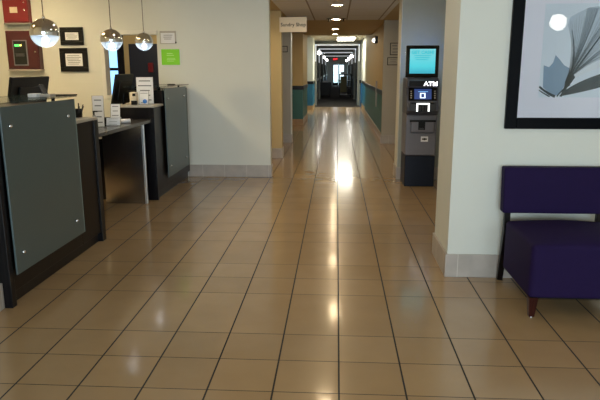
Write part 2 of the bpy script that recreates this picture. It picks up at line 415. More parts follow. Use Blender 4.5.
for k, y in enumerate((26.6, 32, 39, 49)):
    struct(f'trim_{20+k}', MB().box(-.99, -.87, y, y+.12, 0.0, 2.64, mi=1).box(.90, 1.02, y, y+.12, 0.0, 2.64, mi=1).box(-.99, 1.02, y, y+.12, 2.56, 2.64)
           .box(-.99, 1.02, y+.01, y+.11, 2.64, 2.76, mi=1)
           .box(-.955, -.905, y-.012, y-.001, 1.9, 2.60, mi=2).box(.935, .985, y-.012, y-.001, 1.9, 2.60, mi=2).box(-.955, .985, y-.012, y-.001, 2.575, 2.625, mi=2), [M_['whitetrim'], M_['darkwall'], trim_glow])
# back office behind the opening
struct('wall_office', MB().box(-5.0, -3.81, 10.4, 10.5, 0, .9).box(-5.0, -4.02, 10.4, 10.5, .9, CC).box(-4.02, -3.81, 10.4, 10.5, 2.3, CC).box(-3.81, -2.3, 10.4, 10.5, 0, CC), M_['yellow'])
struct('window_3', MB().box(-4.02, -3.81, 10.43, 10.45, .9, 2.3, mi=0).box(-3.815, -3.70, 10.37, 10.40, 0, 2.4, mi=1).box(-4.02, -3.81, 10.41, 10.43, 1.55, 1.60, mi=1),
       [emit('blue_daylit_pane', (.30, .62, 1.0, 1), 1.3), M_['rail']])
struct('door_3', MB().box(-3.60, -2.9, 10.36, 10.4, 0, 2.0, bev=.004), mat('charcoal_blue_door', srgb(40, 44, 58), .4))

# ------------------------------------------------------------------ ceiling lights
WARM = (1.0, .76, .46, 1)
lens_mats = {}
def can_light(x, y, z, e, col, label):
    o = thing('recessed_downlight', label, 'ceiling light', (x, y, z), 'recessed ceiling downlights')
    key = (e, col)
    if key not in lens_mats: lens_mats[key] = emit('lit_downlight_lens', col, e*CAN_POWER)
    MB().lathe((x, y, z), [(.078, 0), (.105, -.003), (.108, -.010), (.100, -.014), (.080, -.010), (.078, 0)], 28).build('trim_ring', M_['whitetrim'], o)
    MB().cyl((x, y, z-.004), (x, y, z-.008), .078, n=28).build('lens', lens_mats[key], o)
    return o
E_C = 62
for (x, y), lab in zip(((.0, 9.67), (-.03, 12.40), (-.05, 15.24), (-.06, 17.5)),
        ('nearest round downlight in the corridor ceiling tiles', 'second round downlight where the tiles meet the tan ceiling',
         'third round downlight in the tan corridor ceiling', 'farthest round downlight before the ceiling steps up')):
    can_light(x, y, CC, E_C, WARM, lab)
NEUT = (1.0, .94, .82, 1); AMBER = (1.0, .76, .42, 1)
for i, (x, y, e, c) in enumerate(((-.1, 7.2, 55, WARM), (-.1, 4.4, 50, NEUT), (-.1, 1.6, 40, NEUT), (2.6, 2.4, 40, NEUT), (-3.75, 6.6, 260, AMBER), (-3.75, 4.6, 150, AMBER), (-1.6, 5.8, 60, NEUT))):
    can_light(x, y, LC, e, c, ('round downlight in the lobby ceiling above the tiled walkway', 'round downlight in the lobby ceiling over the walkway, second row', 'round downlight in the lobby ceiling over the walkway, third row',
        'round downlight in the lobby ceiling near the purple chair', 'round downlight over the reception desk by the back wall', 'round downlight over the reception desk by the side wall', 'round downlight in the lobby ceiling in front of the reception counter')[i])
can_light(-4.3, 7.7, LC, 130, AMBER, 'added round downlight warming the back wall above the red fire boxes')  # unseen amber downlight added to yellow the reception wall
can_light(.0, 29.5, 2.76, 60, (.95, .97, 1, 1), 'added hidden round downlight brightening the carpeted corridor before the carts')  # added behind a portal beam to brighten the carpeted corridor
can_light(.0, 57.0, 2.76, 120, (.85, .95, 1, 1), 'added round downlight brightening the corridor end before the glazed far door')  # added downlight that lifts the dark end of the corridor
can_light(1.3, 7.0, LC, 18, NEUT, 'round downlight in the ceiling above the cash machine')
can_light(-3.2, 9.6, CC, 50, WARM, 'round downlight in the back office ceiling')
can_light(-1.5, 14.8, CC, 60, WARM, 'added unseen round downlight in the recess beyond the grey pier')  # unseen downlight, spills from the recess to make up corridor brightness
can_light(-1.5, 9.6, CC, 60, WARM, 'added unseen round downlight in the shop opening behind the hanging sign')  # unseen downlight in the shop gap, also added for corridor brightness
can_light(1.7, 10.9, CC, 40, WARM, 'round downlight in the side passage past the cash machine')
o = thing('ceiling_troffer', 'bright rectangular fluorescent panel in the ceiling past the tan section', 'ceiling light', (.3, 22.6, 2.76))
MB().box(-.02, .70, 22.6, 25.3, 2.715, 2.76, bev=.004).build('frame', M_['whitetrim'], o)
MB().box(.01, .67, 22.65, 25.25, 2.708, 2.7149).build('diffuser', emit('lit_fluorescent_diffuser', (1, .95, .78, 1), 14), o)

# ------------------------------------------------------------------ end of the corridor
o = thing('glass_double_door', 'bright glazed double door at the far end of the corridor', 'door', (.18, 60.4, 0))
MB().box(-.48, -.40, 60.35, 60.5, 0, 2.16).box(.76, .84, 60.35, 60.5, 0, 2.16).box(-.40, .76, 60.35, 60.5, 2.08, 2.16).build('door_frame', M_['whitetrim'], o)
for x0, x1 in ((-.40, .17), (.19, .76)):
    l = MB().box(x0, x0+.07, 60.4, 60.45, .01, 2.08).box(x1-.07, x1, 60.4, 60.45, .01, 2.08).box(x0+.07, x1-.07, 60.4, 60.45, 1.98, 2.08).box(x0+.07, x1-.07, 60.4, 60.45, .01, .25).build('leaf', M_['rail'], o)
    MB().box(x0+.07, x1-.07, 60.42, 60.43, .25, 1.98).build('pane', sheer('door_pane_glass', (.8, .95, 1, 1), .12, .05), l)
    MB().box(x0+.09, x1-.09, 60.36, 60.40, 1.0, 1.05).build('push_bar', M_['steel'], l)
struct('ground_outside', MB().box(-8, 8, 61, 95, -.15, -.02), mat('pale_paving', srgb(205, 212, 210), .9))
o = thing('exit_sign', 'small red lit exit sign above the far double door', 'exit sign', (-.13, 52, 2.30))
MB().box(-.32, .06, 52, 52.06, 2.30, 2.50, bev=.006).build('housing', M_['black'], o)
MB().cyl((-.13, 52.03, 2.50), (-.13, 52.03, 2.76), .015).build('stem', M_['black'], o)
lettering('EXIT', .19, emit('red_lit_letters', (1, .04, .05, 1), 1.2), o, (-.13, 51.997, 2.40), bold=.008)
sc = emit('lit_sconce_glass', (1, .97, .9, 1), 16)
first = None
for i, (x, y, z, lab) in enumerate(((-.99, 29.7, 2.34, 'left wall sconce nearest the lobby in the carpeted corridor'), (-.99, 41, 2.34, 'middle left wall sconce in the carpeted corridor'), (-.99, 52.5, 2.34, 'left wall sconce nearest the far glass door'),
        (1.02, 37.5, 2.34, 'right wall sconce nearest the lobby in the carpeted corridor'), (1.02, 46, 2.34, 'middle right wall sconce above the blue wainscot'), (1.02, 56, 2.34, 'right wall sconce nearest the far glass door'))):
    s = 1 if x < 0 else -1
    o = thing('wall_sconce', lab, 'wall lamp', (x, y, z), 'globe sconces of the carpeted corridor')
    MB().box(min(x, x+s*.03), max(x, x+s*.03), y-.05, y+.05, z-.12, z+.08, bev=.006).build('backplate', M_['steel'], o)
    MB().cyl((x+s*.02, y, z-.02), (x+s*.12, y, z-.02), .012).build('arm', M_['steel'], o)
    MB().lathe((x+s*.13, y, z), [(0, .09), (.06, .07), (.09, 0), (.06, -.07), (0, -.09)], 16).build('globe', sc, o)
# housekeeping carts
o = thing('housekeeping_cart', 'tall housekeeping cart with hanging linen bag by the right corridor wall', 'cart', (.5, 34.3, 0))
for x in (.16, .82):
    for y in (33.8, 34.8): MB().box(x-.02, x+.02, y-.02, y+.02, .12, 1.28).build('post', M_['black'], o)
MB().box(.14, .84, 33.78, 34.82, .12, .18, bev=.01).build('deck', M_['black'], o)
for z in (.55, .9, 1.26): MB().box(.14, .84, 33.78, 34.82, z, z+.04, bev=.008).build('shelf', M_['black'], o)
MB().box(.20, .56, 33.64, 33.80, .32, 1.18, bev=.05, seg=3).build('linen_bag', mat('olive_canvas', srgb(122, 116, 84), .8), o)
MB().box(.22, .5, 33.85, 34.5, 1.30, 1.42, bev=.03, seg=3).build('folded_towels', M_['white'], o)
MB().box(.60, .80, 33.9, 34.6, .20, .5, bev=.03).build('supply_box', M_['darkink'], o)
for x in (.2, .78):
    for y in (33.84, 34.76): MB().cyl((x-.02, y, .06), (x+.02, y, .06), .058, n=14).build('wheel', M_['black'], o)
o = thing('laundry_cart', 'low dark laundry bin cart with white linen on top by the left wall', 'cart', (-.6, 34.5, 0))
MB().prism([(-.90, 34.0, .12), (-.36, 34.0, .12), (-.30, 34.0, .80), (-.94, 34.0, .80)], (0, .95, 0), bev=.02).build('bin', M_['black'], o)
MB().box(-.97, -.28, 33.97, 34.98, .78, .84, bev=.015).build('rim', M_['rail'], o)
MB().box(-.80, -.46, 34.1, 34.7, .80, .93, bev=.05, seg=3).build('linen', M_['white'], o)
for x in (-.84, -.42):
    for y in (34.08, 34.86): MB().cyl((x-.02, y, .06), (x+.02, y, .06), .058, n=14).build('wheel', M_['black'], o)

# ------------------------------------------------------------------ reception counters
FX = -2.175
def counter(name, label, hi, low, hi_first):
    """tall half with frosted glass front and clear ledge, low half with pale top"""
    y0, y1 = min(hi[0], low[0]), max(hi[1], low[1])
    o = thing(name, label, 'reception counter', (-2.4, (y0+y1)/2, 0))
    MB().box(-2.60, FX, hi[0], hi[1], .09, 1.295, bev=.003).build('tall_body', M_['espresso'], o)
    MB().box(-2.60, FX, low[0], low[1], .09, 1.125, bev=.003).build('low_body', M_['espresso'], o)
    MB().box(-2.58, FX-.03, y0+.01, y1-.01, 0, .09).build('plinth', M_['blackwood'], o)
    e = .012
    MB().box(-2.61, FX+.01, low[0]-(0 if hi_first else e), low[1]+(e if hi_first else 0), 1.125, 1.15, bev=.003).build('low_top', M_['laminate'], o)
    MB().box(-2.62, FX+.004, hi[0], hi[1], 1.295, 1.31, bev=.002).build('tall_top', M_['blackwood'], o)
    ys = (y0-.06, y0) if hi_first else None
    if hi_first:
        MB().box(-2.62, FX+.02, hi[0]-.055, hi[0], 0, 1.31, bev=.003).build('end_post', M_['blackwood'], o)
        MB().box(-2.62, FX+.014, low[1]-.075, low[1]+.006, 0, 1.124, bev=.003).build('end_post', M_['blackwood'], o)
    else:
        MB().box(-2.62, FX+.008, low[0]-.012, low[0]+.03, 0, 1.124, bev=.003).build('end_post', M_['blackwood'], o)
    g0, g1 = (hi[0]+.01, hi[1]-.04) if hi_first else (hi[0]-.03, hi[1]-.22)
    gp = MB().box(FX+.030, FX+.042, g0, g1, .215, 1.335, bev=.0015).build('frosted_panel', M_['frosted'], o)
    MB().box(FX+.029, FX+.043, g1, g1+.005, .215, 1.335).build('panel_edge', M_['frostedge'], gp)
    for y in (g0+.09, g1-.15):
        for z in (.35, 1.208):
            s = MB().cyl((FX+.042, y, z), (FX+.056, y, z), .0135, n=20).cyl((FX+.056, y, z), (FX+.060, y, z), .0135, .009, n=20).cyl((FX, y, z), (FX+.031, y, z), .009, n=12).build('standoff', M_['chrome'], gp)
    lg = MB().box(-2.66, FX+.05, hi[0]-.02, hi[1]-(.0 if hi_first else .06), 1.352, 1.362, bev=.0015).build('glass_ledge', M_['clear'], o)
    for y in (hi[0]+.12, hi[1]-.16):
        for x in (-2.25, -2.55): MB().cyl((x, y, 1.31), (x, y, 1.352), .014, n=14).build('ledge_standoff', M_['blackgloss'], lg)
    return o
counter('reception_counter', 'reception counter beside the side wall with dark frosted glass front', (3.66, 4.80), (4.80, 5.27), True)
counter('reception_counter', 'reception counter against the back wall with pale green frosted glass front', (7.40, 8.62), (6.99, 7.40), False)
o = thing('transaction_counter', 'low dark grey desk slab between the two tall counters on a stainless panel', 'desk', (-2.5, 6.1, 0))
MB().box(-2.95, -2.195, 5.285, 6.97, .952, .988, bev=.004).build('desktop', M_['slab'], o)
p = MB().box(-2.74, -2.262, 6.775, 6.80, .0, .952, bev=.002).build('steel_panel', M_['steel'], o)
MB().box(-2.262, -2.236, 6.768, 6.806, .0, .952, bev=.004).build('edge_trim', mat('bright_aluminium', (.75, .75, .74, 1), .3, 1), p)
MB().box(-2.92, -2.90, 5.285, 6.97, .35, .952).build('modesty_panel', M_['blackwood'], o)
# staff desks
for (y0, y1, lab) in ((3.75, 5.25, 'dark staff desk behind the counter by the side wall'), (6.98, 8.58, 'dark staff desk behind the counter by the back wall')):
    o = thing('staff_desk', lab, 'desk', (-3.05, (y0+y1)/2, 0))
    MB().box(-3.45, -2.66, y0, y1, .72, .75, bev=.004).build('desktop', M_['blackwood'], o)
    for y in (y0, y1-.03): MB().box(-3.42, -2.68, y, y+.03, 0, .72).build('side_panel', M_['blackwood'], o)

# monitors seen from behind, leaning back
def monitor(label, x, y0, y1, z0, z1, desk):
    o = thing('computer_monitor', label, 'monitor', (x-.05, (y0+y1)/2, desk), 'monitors at the reception desks')
    th = math.radians(12)
    mb = MB(); mb.xf = Matrix.Translation((x, 0, z0)) @ Matrix.Rotation(th, 4, 'Y') @ Matrix.Translation((-x, 0, -z0))
    mb.box(x-.012, x+.014, y0, y1, z0, z1, bev=.006).box(x+.014, x+.03, y0+.12, y1-.12, z0+.06, z1-.08, bev=.007).build('shell', M_['black'], o)
    mb2 = MB(); mb2.xf = mb.xf; mb2.box(x-.0135, x-.012, y0+.012, y1-.012, z0+.016, z1-.012).build('screen', M_['blackgloss'], o)
    yc = (y0+y1)/2
    MB().box(x+.035, x+.06, yc-.03, yc+.03, desk+.015, z0+.18, bev=.005).build('stand', M_['black'], o)
    MB().box(x-.10, x+.085, yc-.12, yc+.12, desk, desk+.016, bev=.006).build('base', M_['black'], o)
monitor('black computer monitor turned away, behind the frosted counter by the side wall', -2.735, 4.80, 5.45, 1.20, 1.515, .75)
monitor('black computer monitor turned away, beside the white sheets on the far counter', -2.775, 7.24, 7.86, 1.14, 1.52, .75)

# small things on the clear ledge of the first counter
tag(MB().box(-2.34, -2.27, 4.42, 4.50, 1.362, 1.39, bev=.004).build('note_block', M_['white']), 'small white note block on the clear glass ledge', 'note block')
o = thing('card_reader', 'small pale grey card reader with tilted dark fin on glass ledge', 'card reader', (-2.24, 4.53, 1.362))
MB().box(-2.29, -2.19, 4.47, 4.57, 1.362, 1.385, bev=.006).build('body', M_['laminate'], o)
mb = MB(); mb.xf = Matrix.Translation((-2.25, 4.53, 1.38)) @ Matrix.Rotation(math.radians(-24), 4, 'Y')
mb.box(-.007, .007, -.03, .03, 0, .085, bev=.004).build('fin', M_['slab'], o)
tag(MB().box(-2.30, -2.115, 4.60, 4.79, 1.362, 1.372, bev=.003).build('clipboard', M_['black']), 'thin black clipboard lying at the end of the glass ledge', 'clipboard')

# pen cup
o = thing('pen_cup', 'black cup of pens standing on the pale low counter top', 'pen cup', (-2.30, 5.19, 1.15))
MB().lathe((-2.30, 5.19, 1.1515), [(.034, .075), (.038, .076), (.036, 0), (0, 0)], 18).build('cup', M_['black'], o)
for i in range(7):
    a = i*.9; r = .02
    x, y = -2.30 + r*math.cos(a), 5.19 + r*math.sin(a)
    MB().cyl((x, y, 1.16), (x+math.cos(a)*.035, y+math.sin(a)*.035, 1.25+.012*(i % 3)), .005, n=8).build('pen', M_['black'] if i % 3 else M_['darkink'], o)
# upright and leaning sheets
def sheet(name, label, x0, x1, y, z0, z1, lean=0, rows=6, twist=0, m='white', group=None):
    cx = (x0+x1)/2
    o = thing(name, label, 'sign', (cx, y, z0), group)
    xf = Matrix.Translation((cx, y, z0)) @ Matrix.Rotation(math.radians(twist), 4, 'Z') @ Matrix.Rotation(math.radians(lean), 4, 'X')
    w_ = (x1-x0)/2; h = z1-z0
    mb = MB(); mb.xf = xf; mb.box(-w_, w_, 0, .003, 0, h).build('sheet', M_[m], o)
    mb = MB(); mb.xf = xf; mb.box(-w_-.004, w_+.004, .0032, .006, 0, h+.002); mb.xf = Matrix.Translation((cx, y, z0)) @ Matrix.Rotation(math.radians(twist), 4, 'Z'); mb.box(-w_-.004, w_+.004, -.03, .06, 0, .003).build('acrylic_holder', M_['clear'], o)
    mb = MB(); mb.xf = xf
    for i in range(rows):
        zz = h*(.86-.72*i/max(1, rows-1)); a = w_*(.55+.3*random.random())
        mb.box(-a, a, -.0007, 0, zz-h*.018, zz+h*.018)
    mb.build('printed_text', M_['ink'], o)
    return o
sheet('notice_stand', 'tall white notice in a clear stand behind the pen cup', -2.51, -2.40, 6.02, .990, 1.305, -4, 5, 8)
sheet('notice_stand', 'white leaning notice in the middle of the low slab', -2.51, -2.41, 6.50, .9915, 1.20, -16, 4, 10)
sheet('card_stand', 'short wide white card stand at the front of the low slab', -2.42, -2.28, 6.14, .992, 1.075, -20, 3, 10)
o = thing('sanitizer_bottle', 'clear pump sanitizer bottle on the low slab beside the card stand', 'bottle', (-2.45, 5.93, .988))
MB().lathe((-2.45, 5.90, .988), [(0, .13), (.014, .128), (.018, .112), (.033, .095), (.034, .004), (.03, 0), (0, 0)], 20).build('bottle', sheer('clear_bottle_plastic', srgb(170, 180, 192), .55, .1), o)
MB().cyl((-2.45, 5.90, 1.118), (-2.45, 5.90, 1.15), .008).box(-2.46, -2.41, 5.893, 5.907, 1.148, 1.160, bev=.003).build('pump', M_['black'], o)
tag(MB().cyl((-2.37, 6.42, 1.012), (-2.28, 6.47, 1.012), .024, n=20).build('paper_roll', M_['white']), 'small white paper roll lying on the low slab', 'paper roll')
tag(MB().box(-2.58, -2.46, 6.28, 6.40, .988, 1.06, bev=.02, seg=3).build('desk_phone', M_['black']), 'small black device behind the leaning notice on the low slab', 'phone')
tag(MB().box(-2.60, -2.50, 6.66, 6.80, .988, 1.03, bev=.006).build('paper_stack', M_['white']), 'low stack of white papers at the rear of the low slab', 'papers')
# second counter
sheet('notice_stand', 'large white sheet standing upright on the far low counter top', -2.48, -2.27, 7.33, 1.1525, 1.475, -2, 5)
o = sheet('leaflet_stand', 'narrow white leaflet stand with round blue emblem on the far counter', -2.395, -2.285, 7.16, 1.153, 1.31, -10, 2)
mb = MB(); mb.xf = Matrix.Translation((-2.325, 7.155, 1.19)) @ Matrix.Rotation(math.radians(-10), 4, 'X')
mb.cyl((0, -.001, 0), (0, .001, 0), .026, n=20).build('emblem', mat('blue_print', srgb(60, 130, 220), .5), o)
o = thing('card_terminal', 'cream and black card terminal on the far low counter', 'card terminal', (-2.46, 7.14, 1.151))
MB().box(-2.50, -2.42, 7.12, 7.20, 1.151, 1.30, bev=.006).build('body', M_['offwhite'], o)
MB().box(-2.475, -2.405, 7.09, 7.119, 1.151, 1.20, bev=.004).build('keypad', M_['black'], o)
MB().box(-2.46, -2.425, 7.11, 7.119, 1.255, 1.285).build('display', M_['blackgloss'], o)
o = thing('ledge_clip', 'small black clip on the glass ledge by the back wall', 'clip', (-2.2, 7.75, 1.362))
MB().box(-2.24, -2.15, 7.86, 7.93, 1.362, 1.38, bev=.004).build('clip_body', M_['black'], o)

# ------------------------------------------------------------------ pendants
R_P = .112
def clear_globe():
    m, N, L, P = newmat('pale_globe_glass')
    P.inputs['Base Color'].default_value = (.72, .86, 1, 1); P.inputs['Roughness'].default_value = .08
    P.inputs['Alpha'].default_value = .45
    P.inputs['Emission Color'].default_value = (.66, .84, 1, 1); P.inputs['Emission Strength'].default_value = .16
    return m
globe_m = clear_globe(); bulb_m = emit('lit_bulb', (1, .97, .92, 1), 24)
refl_m = mat('white_inner_reflector', srgb(130, 150, 172), .4)
def pendant(x, y, z, label):
    o = thing('pendant_lamp', label, 'pendant lamp', (x, y, z), 'half chrome globe pendants over the counter')
    R = R_P; cut = -.20*R
    a0 = math.acos(cut/R)
    up = [(R*math.sin(a0*i/18), R*math.cos(a0*i/18)) for i in range(19)]
    MB().lathe((x, y, z), up, 40).build('chrome_shade', M_['chrome'], o)
    lo = [(R*math.sin(a0+(PI-a0)*i/12)*.995, R*math.cos(a0+(PI-a0)*i/12)) for i in range(13)]
    lo[-1] = (0, -R)
    MB().lathe((x, y, z), lo, 40).build('glass_bowl', globe_m, o)
    MB().cyl((x, y, z+cut+.004), (x, y, z+cut+.006), R*.97, n=32, smooth=False).build('reflector', refl_m, o)
    MB().lathe((x, y, z+cut-.035), [(0, .026), (.019, .019), (.027, 0), (.019, -.019), (0, -.026)], 20).build('bulb', bulb_m, o)
    MB().cyl((x, y, z+R-.004), (x, y, z+R+.022), .014, .009).build('cap', M_['chrome'], o)
    MB().cyl((x, y, z+R+.02), (x, y, LC-.02), .004, n=8).build('cord', M_['cord'], o)
    MB().cyl((x, y, LC-.022), (x, y, LC), .06, n=24).build('canopy', M_['chrome'], o)
pendant(-2.32, 4.745, 1.852, 'half chrome globe pendant in front of the red fire panel')
pendant(-2.36, 6.285, 1.870, 'half chrome globe pendant at the edge of the white framed opening')
pendant(-2.45, 7.645, 1.914, 'half chrome globe pendant hanging before the dark office door')

# ------------------------------------------------------------------ things on the reception wall
o = thing('fire_alarm_box', 'bright red wall box with a pale label plate, above the maroon panel', 'fire alarm box', (-4.58, WY, 2.22))
MB().box(-4.765, -4.395, WY-.10, WY, 2.225, 2.545, bev=.005).build('cabinet', M_['red'], o)
MB().box(-4.755, -4.405, WY-.112, WY-.10, 2.24, 2.53, bev=.004).build('door', M_['red'], o)
MB().box(-4.655, -4.545, WY-.116, WY-.112, 2.36, 2.44).build('label_plate', M_['offwhite'], o)
MB().cyl((-4.44, WY-.125, 2.40), (-4.44, WY-.112, 2.40), .012).cyl((-4.44, WY-.12, 2.50), (-4.44, WY-.112, 2.50), .01).build('lock', M_['chrome'], o)
MB().box(-4.77, -4.39, WY-.10, WY, 2.205, 2.225).build('base_strip', M_['steel'], o)
tag(MB().box(-4.80, -4.35, WY-.09, WY, 2.565, 2.68, bev=.006).build('junction_box', M_['black']), 'black box on the wall above the bright red fire box', 'junction box')
o = thing('fire_alarm_station', 'large maroon fire control panel with a grey framed display, below the red box', 'fire alarm panel', (-4.53, WY, 1.56))
MB().box(-4.76, -4.285, WY-.11, WY, 1.575, 2.115, bev=.005).build('cabinet', M_['darkred'], o)
MB().box(-4.745, -4.30, WY-.122, WY-.11, 1.59, 2.10, bev=.004).build('door', M_['darkred'], o)
f = MB().box(-4.66, -4.445, WY-.132, WY-.122, 1.625, 1.985, bev=.006).build('display_frame', M_['atmgrey'], o)
MB().box(-4.643, -4.462, WY-.135, WY-.132, 1.645, 1.97).build('display_window', M_['blackgloss'], f)
MB().box(-4.625, -4.55, WY-.137, WY-.135, 1.895, 1.925).build('green_readout', emit('green_readout_light', (.1, .9, .2, 1), .7), f)
MB().box(-4.545, -4.525, WY-.137, WY-.135, 1.90, 1.92).build('amber_led', emit('amber_light', (1, .8, .2, 1), 3), f)
MB().box(-4.62, -4.49, WY-.137, WY-.135, 1.755, 1.80).build('label_strip', M_['atmkey'], f)
MB().cyl((-4.33, WY-.134, 1.82), (-4.33, WY-.122, 1.82), .011).build('lock', M_['chrome'], o)
MB().box(-4.77, -4.275, WY-.11, WY, 1.555, 1.575).build('base_strip', M_['laminate'], o)
def certificate(label, x0, x1, z0, z1, bw):
    o = thing('framed_certificate', label, 'framed certificate', ((x0+x1)/2, WY, z0), 'framed certificates by the opening')
    mb = MB()
    y0 = WY-.028
    mb.box(x0, x1, y0, WY-.001, z0, z0+bw, bev=.004).box(x0, x1, y0, WY-.001, z1-bw, z1, bev=.004).box(x0, x0+bw, y0, WY-.001, z0+bw, z1-bw, bev=.004).box(x1-bw, x1, y0, WY-.001, z0+bw, z1-bw, bev=.004)
    mb.build('frame', M_['black'], o)
    MB().box(x0+bw, x1-bw, WY-.012, WY-.002, z0+bw, z1-bw).build('mount', M_['black'], o)
    i = bw*1.45
    MB().box(x0+i, x1-i, WY-.014, WY-.012, z0+i, z1-i).build('paper', M_['white'], o)
    bars(6, x0+i*1.15, x1-i*1.15, z0+i*1.2, z1-i*1.2, WY-.014, M_['ink'], o)
certificate('small black framed certificate, the upper of the two', -3.995, -3.655, 1.915, 2.165, .05)
certificate('larger black framed certificate, the lower of the two', -4.025, -3.615, 1.54, 1.875, .055)
o = thing('paper_notice', 'white paper notice in a grey frame above the lime sign', 'notice', (-2.41, WY, 1.93))
MB().box(-2.535, -2.300, WY-.012, WY, 1.925, 2.105, bev=.003).build('holder', M_['laminate'], o)
MB().box(-2.522, -2.318, WY-.014, WY-.012, 1.935, 2.078).build('paper', M_['white'], o)
bars(3, -2.50, -2.34, 1.98, 2.06, WY-.014, M_['ink'], o)
MB().box(-2.315, -2.295, WY-.02, WY-.012, 1.935, 1.955).build('clip', M_['black'], o)
o = thing('lime_sign', 'square lime green sign on the wall beside the opening', 'sign', (-2.39, WY, 1.63))
MB().box(-2.525, -2.262, WY-.014, WY, 1.632, 1.852, bev=.002).build('board', M_['lime'], o)
bars(2, -2.45, -2.33, 1.755, 1.805, WY-.014, M_['limeprint'], o); bars(3, -2.46, -2.32, 1.675, 1.735, WY-.014, M_['limeprint'], o)
o = thing('alarm_strobe', 'small red device on the dark office door frame', 'alarm device', (-3.22, 10.36, 1.5))
MB().box(-3.26, -3.17, 10.30, 10.36, 1.52, 1.68, bev=.01).build('strobe_body', M_['red'], o)

# ------------------------------------------------------------------ corridor signs and fittings
o = thing('hanging_sign', 'cream blade sign reading Sundry Shop over the corridor', 'sign', (-.72, 10.45, 2.18))
MB().box(-.985, -.52, 10.435, 10.455, 2.185, 2.432, bev=.003).build('board', M_['offwhite'], o)
MB().box(-.985, -.965, 10.455, 10.58, 2.24, 2.38).build('bracket', M_['steel'], o)
lettering('Sundry Shop', .081, M_['black'], o, (-.748, 10.4345, 2.305), bold=.0012)
def plaque(label, x0, x1, z0, z1, y, m='atmgrey'):
    o = thing('wall_plaque', label, 'wall plaque', ((x0+x1)/2, y, z0))
    MB().box(x0, x1, y-.015, y, z0, z1, bev=.003).build('backing', M_['rail'], o)
    MB().box(x0+.015, x1-.015, y-.018, y-.015, z0+.015, z1-.015).build('face', M_[m], o)
    bars(3, x0+.03, x1-.03, z0+.03, z1-.03, y-.018, M_['ink'], o)
plaque('small dark framed plaque on the grey pier below the shop sign', -1.20, -1.045, 1.92, 2.05, 12.90, 'grey')
plaque('upper grey plaque on the wall left of the cash machine', 1.10, 1.31, 1.85, 2.10, 12.80, 'grey')
plaque('lower grey plaque on the wall left of the cash machine', 1.05, 1.30, 1.645, 1.805, 12.80, 'grey')
o = thing('wall_light', 'small dark emergency light with bright lens on the tan corridor wall', 'wall lamp', (1.0, 15.3, 2.2))
MB().box(.93, 1.005, 15.2, 15.42, 2.19, 2.36, bev=.008).build('housing', M_['rail'], o)
MB().lathe((.91, 15.25, 2.26), [(0, .05), (.04, .03), (.05, 0), (.04, -.03), (0, -.05)], 16).build('lamp_head', emit('emergency_lens', (1, .95, .8, 1), 3), o)
tag(MB().box(.965, 1.005, 14.98, 15.08, .65, 1.28, bev=.006).build('corner_guard', M_['laminate']), 'pale upright guard strip crossing the chair rail on the right corridor wall', 'wall guard')
for (x, lab) in ((-.17, 'black sprinkler head just left of the second downlight'), (.12, 'black sprinkler head just right of the second downlight')):
    o = thing('sprinkler_head', lab, 'sprinkler', (x, 12.3, CC), 'sprinkler heads in the corridor ceiling')
    MB().cyl((x, 12.3, CC-.012), (x, 12.3, CC), .05, n=20).build('escutcheon', M_['rail'], o)
    MB().cyl((x, 12.3, CC-.05), (x, 12.3, CC-.012), .012).cyl((x, 12.3, CC-.054), (x, 12.3, CC-.05), .03).build('deflector', M_['rail'], o)

# ------------------------------------------------------------------ cash machine
AX0, AX1, AY = .928, 1.338, 8.0
AC = (AX0+AX1)/2
o = thing('cash_machine', 'grey cash machine with navy base standing in the alcove', 'cash machine', (AC, 8.25, 0))
MB().box(AX0+.005, AX1-.005, AY+.01, 8.50, 0, .42, bev=.008).build('base_cabinet', M_['atmdark'], o)
MB().box(AX0, AX1, AY, 8.50, .425, .97, bev=.018, seg=3).build('door', M_['atmgrey'], o)
# upper fascia: a raked profile pushed across the width
prof = [(AY, .97), (AY-.07, 1.02), (AY-.075, 1.08), (AY-.02, 1.15), (AY+.03, 1.325), (AY-.03, 1.335), (AY-.02, 1.42), (AY+.06, 1.455), (8.50, 1.455), (8.50, .97)]
MB().prism([(AX0-.004, y, z) for y, z in prof], (AX1-AX0+.008, 0, 0), bev=.012).build('fascia', mat('dark_fascia_plastic', srgb(78, 80, 92), .32), o)
MB().box(AX0+.02, AX1-.02, AY-.037, AY-.028, 1.345, 1.415, bev=.003).build('header_strip', M_['black'], o)
lettering('ATM', .078, emit('lit_white_letters', (.92, .93, 1, 1), 2.2), o, (AX1-.11, AY-.039, 1.375), bold=.0015, sx=1.1)
def raked(y0, z0, y1, z1, x0, x1, d, name, m, zz0, zz1, par):
    """a thin plate lying on the sloping screen face between fractions zz0..zz1"""
    n = Vector((0, -(z1-z0), (y1-y0))).normalized()
    P = lambda x, f: Vector((x, y0+(y1-y0)*f, z0+(z1-z0)*f))
    return MB().prism([P(x0, zz0), P(x1, zz0), P(x1, zz1), P(x0, zz1)], n*d).build(name, m, par)
ya, za, yb, zb = AY-.02, 1.15, AY+.03, 1.325
bz = raked(ya, za, yb, zb, AX0+.02, AX1-.02, .008, 'screen_bezel', M_['blackgloss'], .05, .98, o)
raked(ya, za, yb, zb, AX0+.095, AX1-.09, .0095, 'screen', emit('dim_blue_screen', (.03, .06, .22, 1), .45), .14, .90, bz)
gl = emit('white_screen_icon', (.75, .88, 1, 1), 1.3)
raked(ya, za, yb, zb, AC-.035, AC+.035, .0105, 'icon', gl, .22, .27, bz); raked(ya, za, yb, zb, AC-.035, AC+.035, .0105, 'icon', gl, .55, .6, bz)
raked(ya, za, yb, zb, AC-.035, AC-.02, .0105, 'icon', gl, .27, .55, bz); raked(ya, za, yb, zb, AC+.02, AC+.035, .0105, 'icon', gl, .27, .55, bz)
raked(ya, za, yb, zb, AC-.06, AC+.07, .0105, 'icon', emit('cyan_screen_arc', (.2, .5, .85, 1), .8), .68, .72, bz)
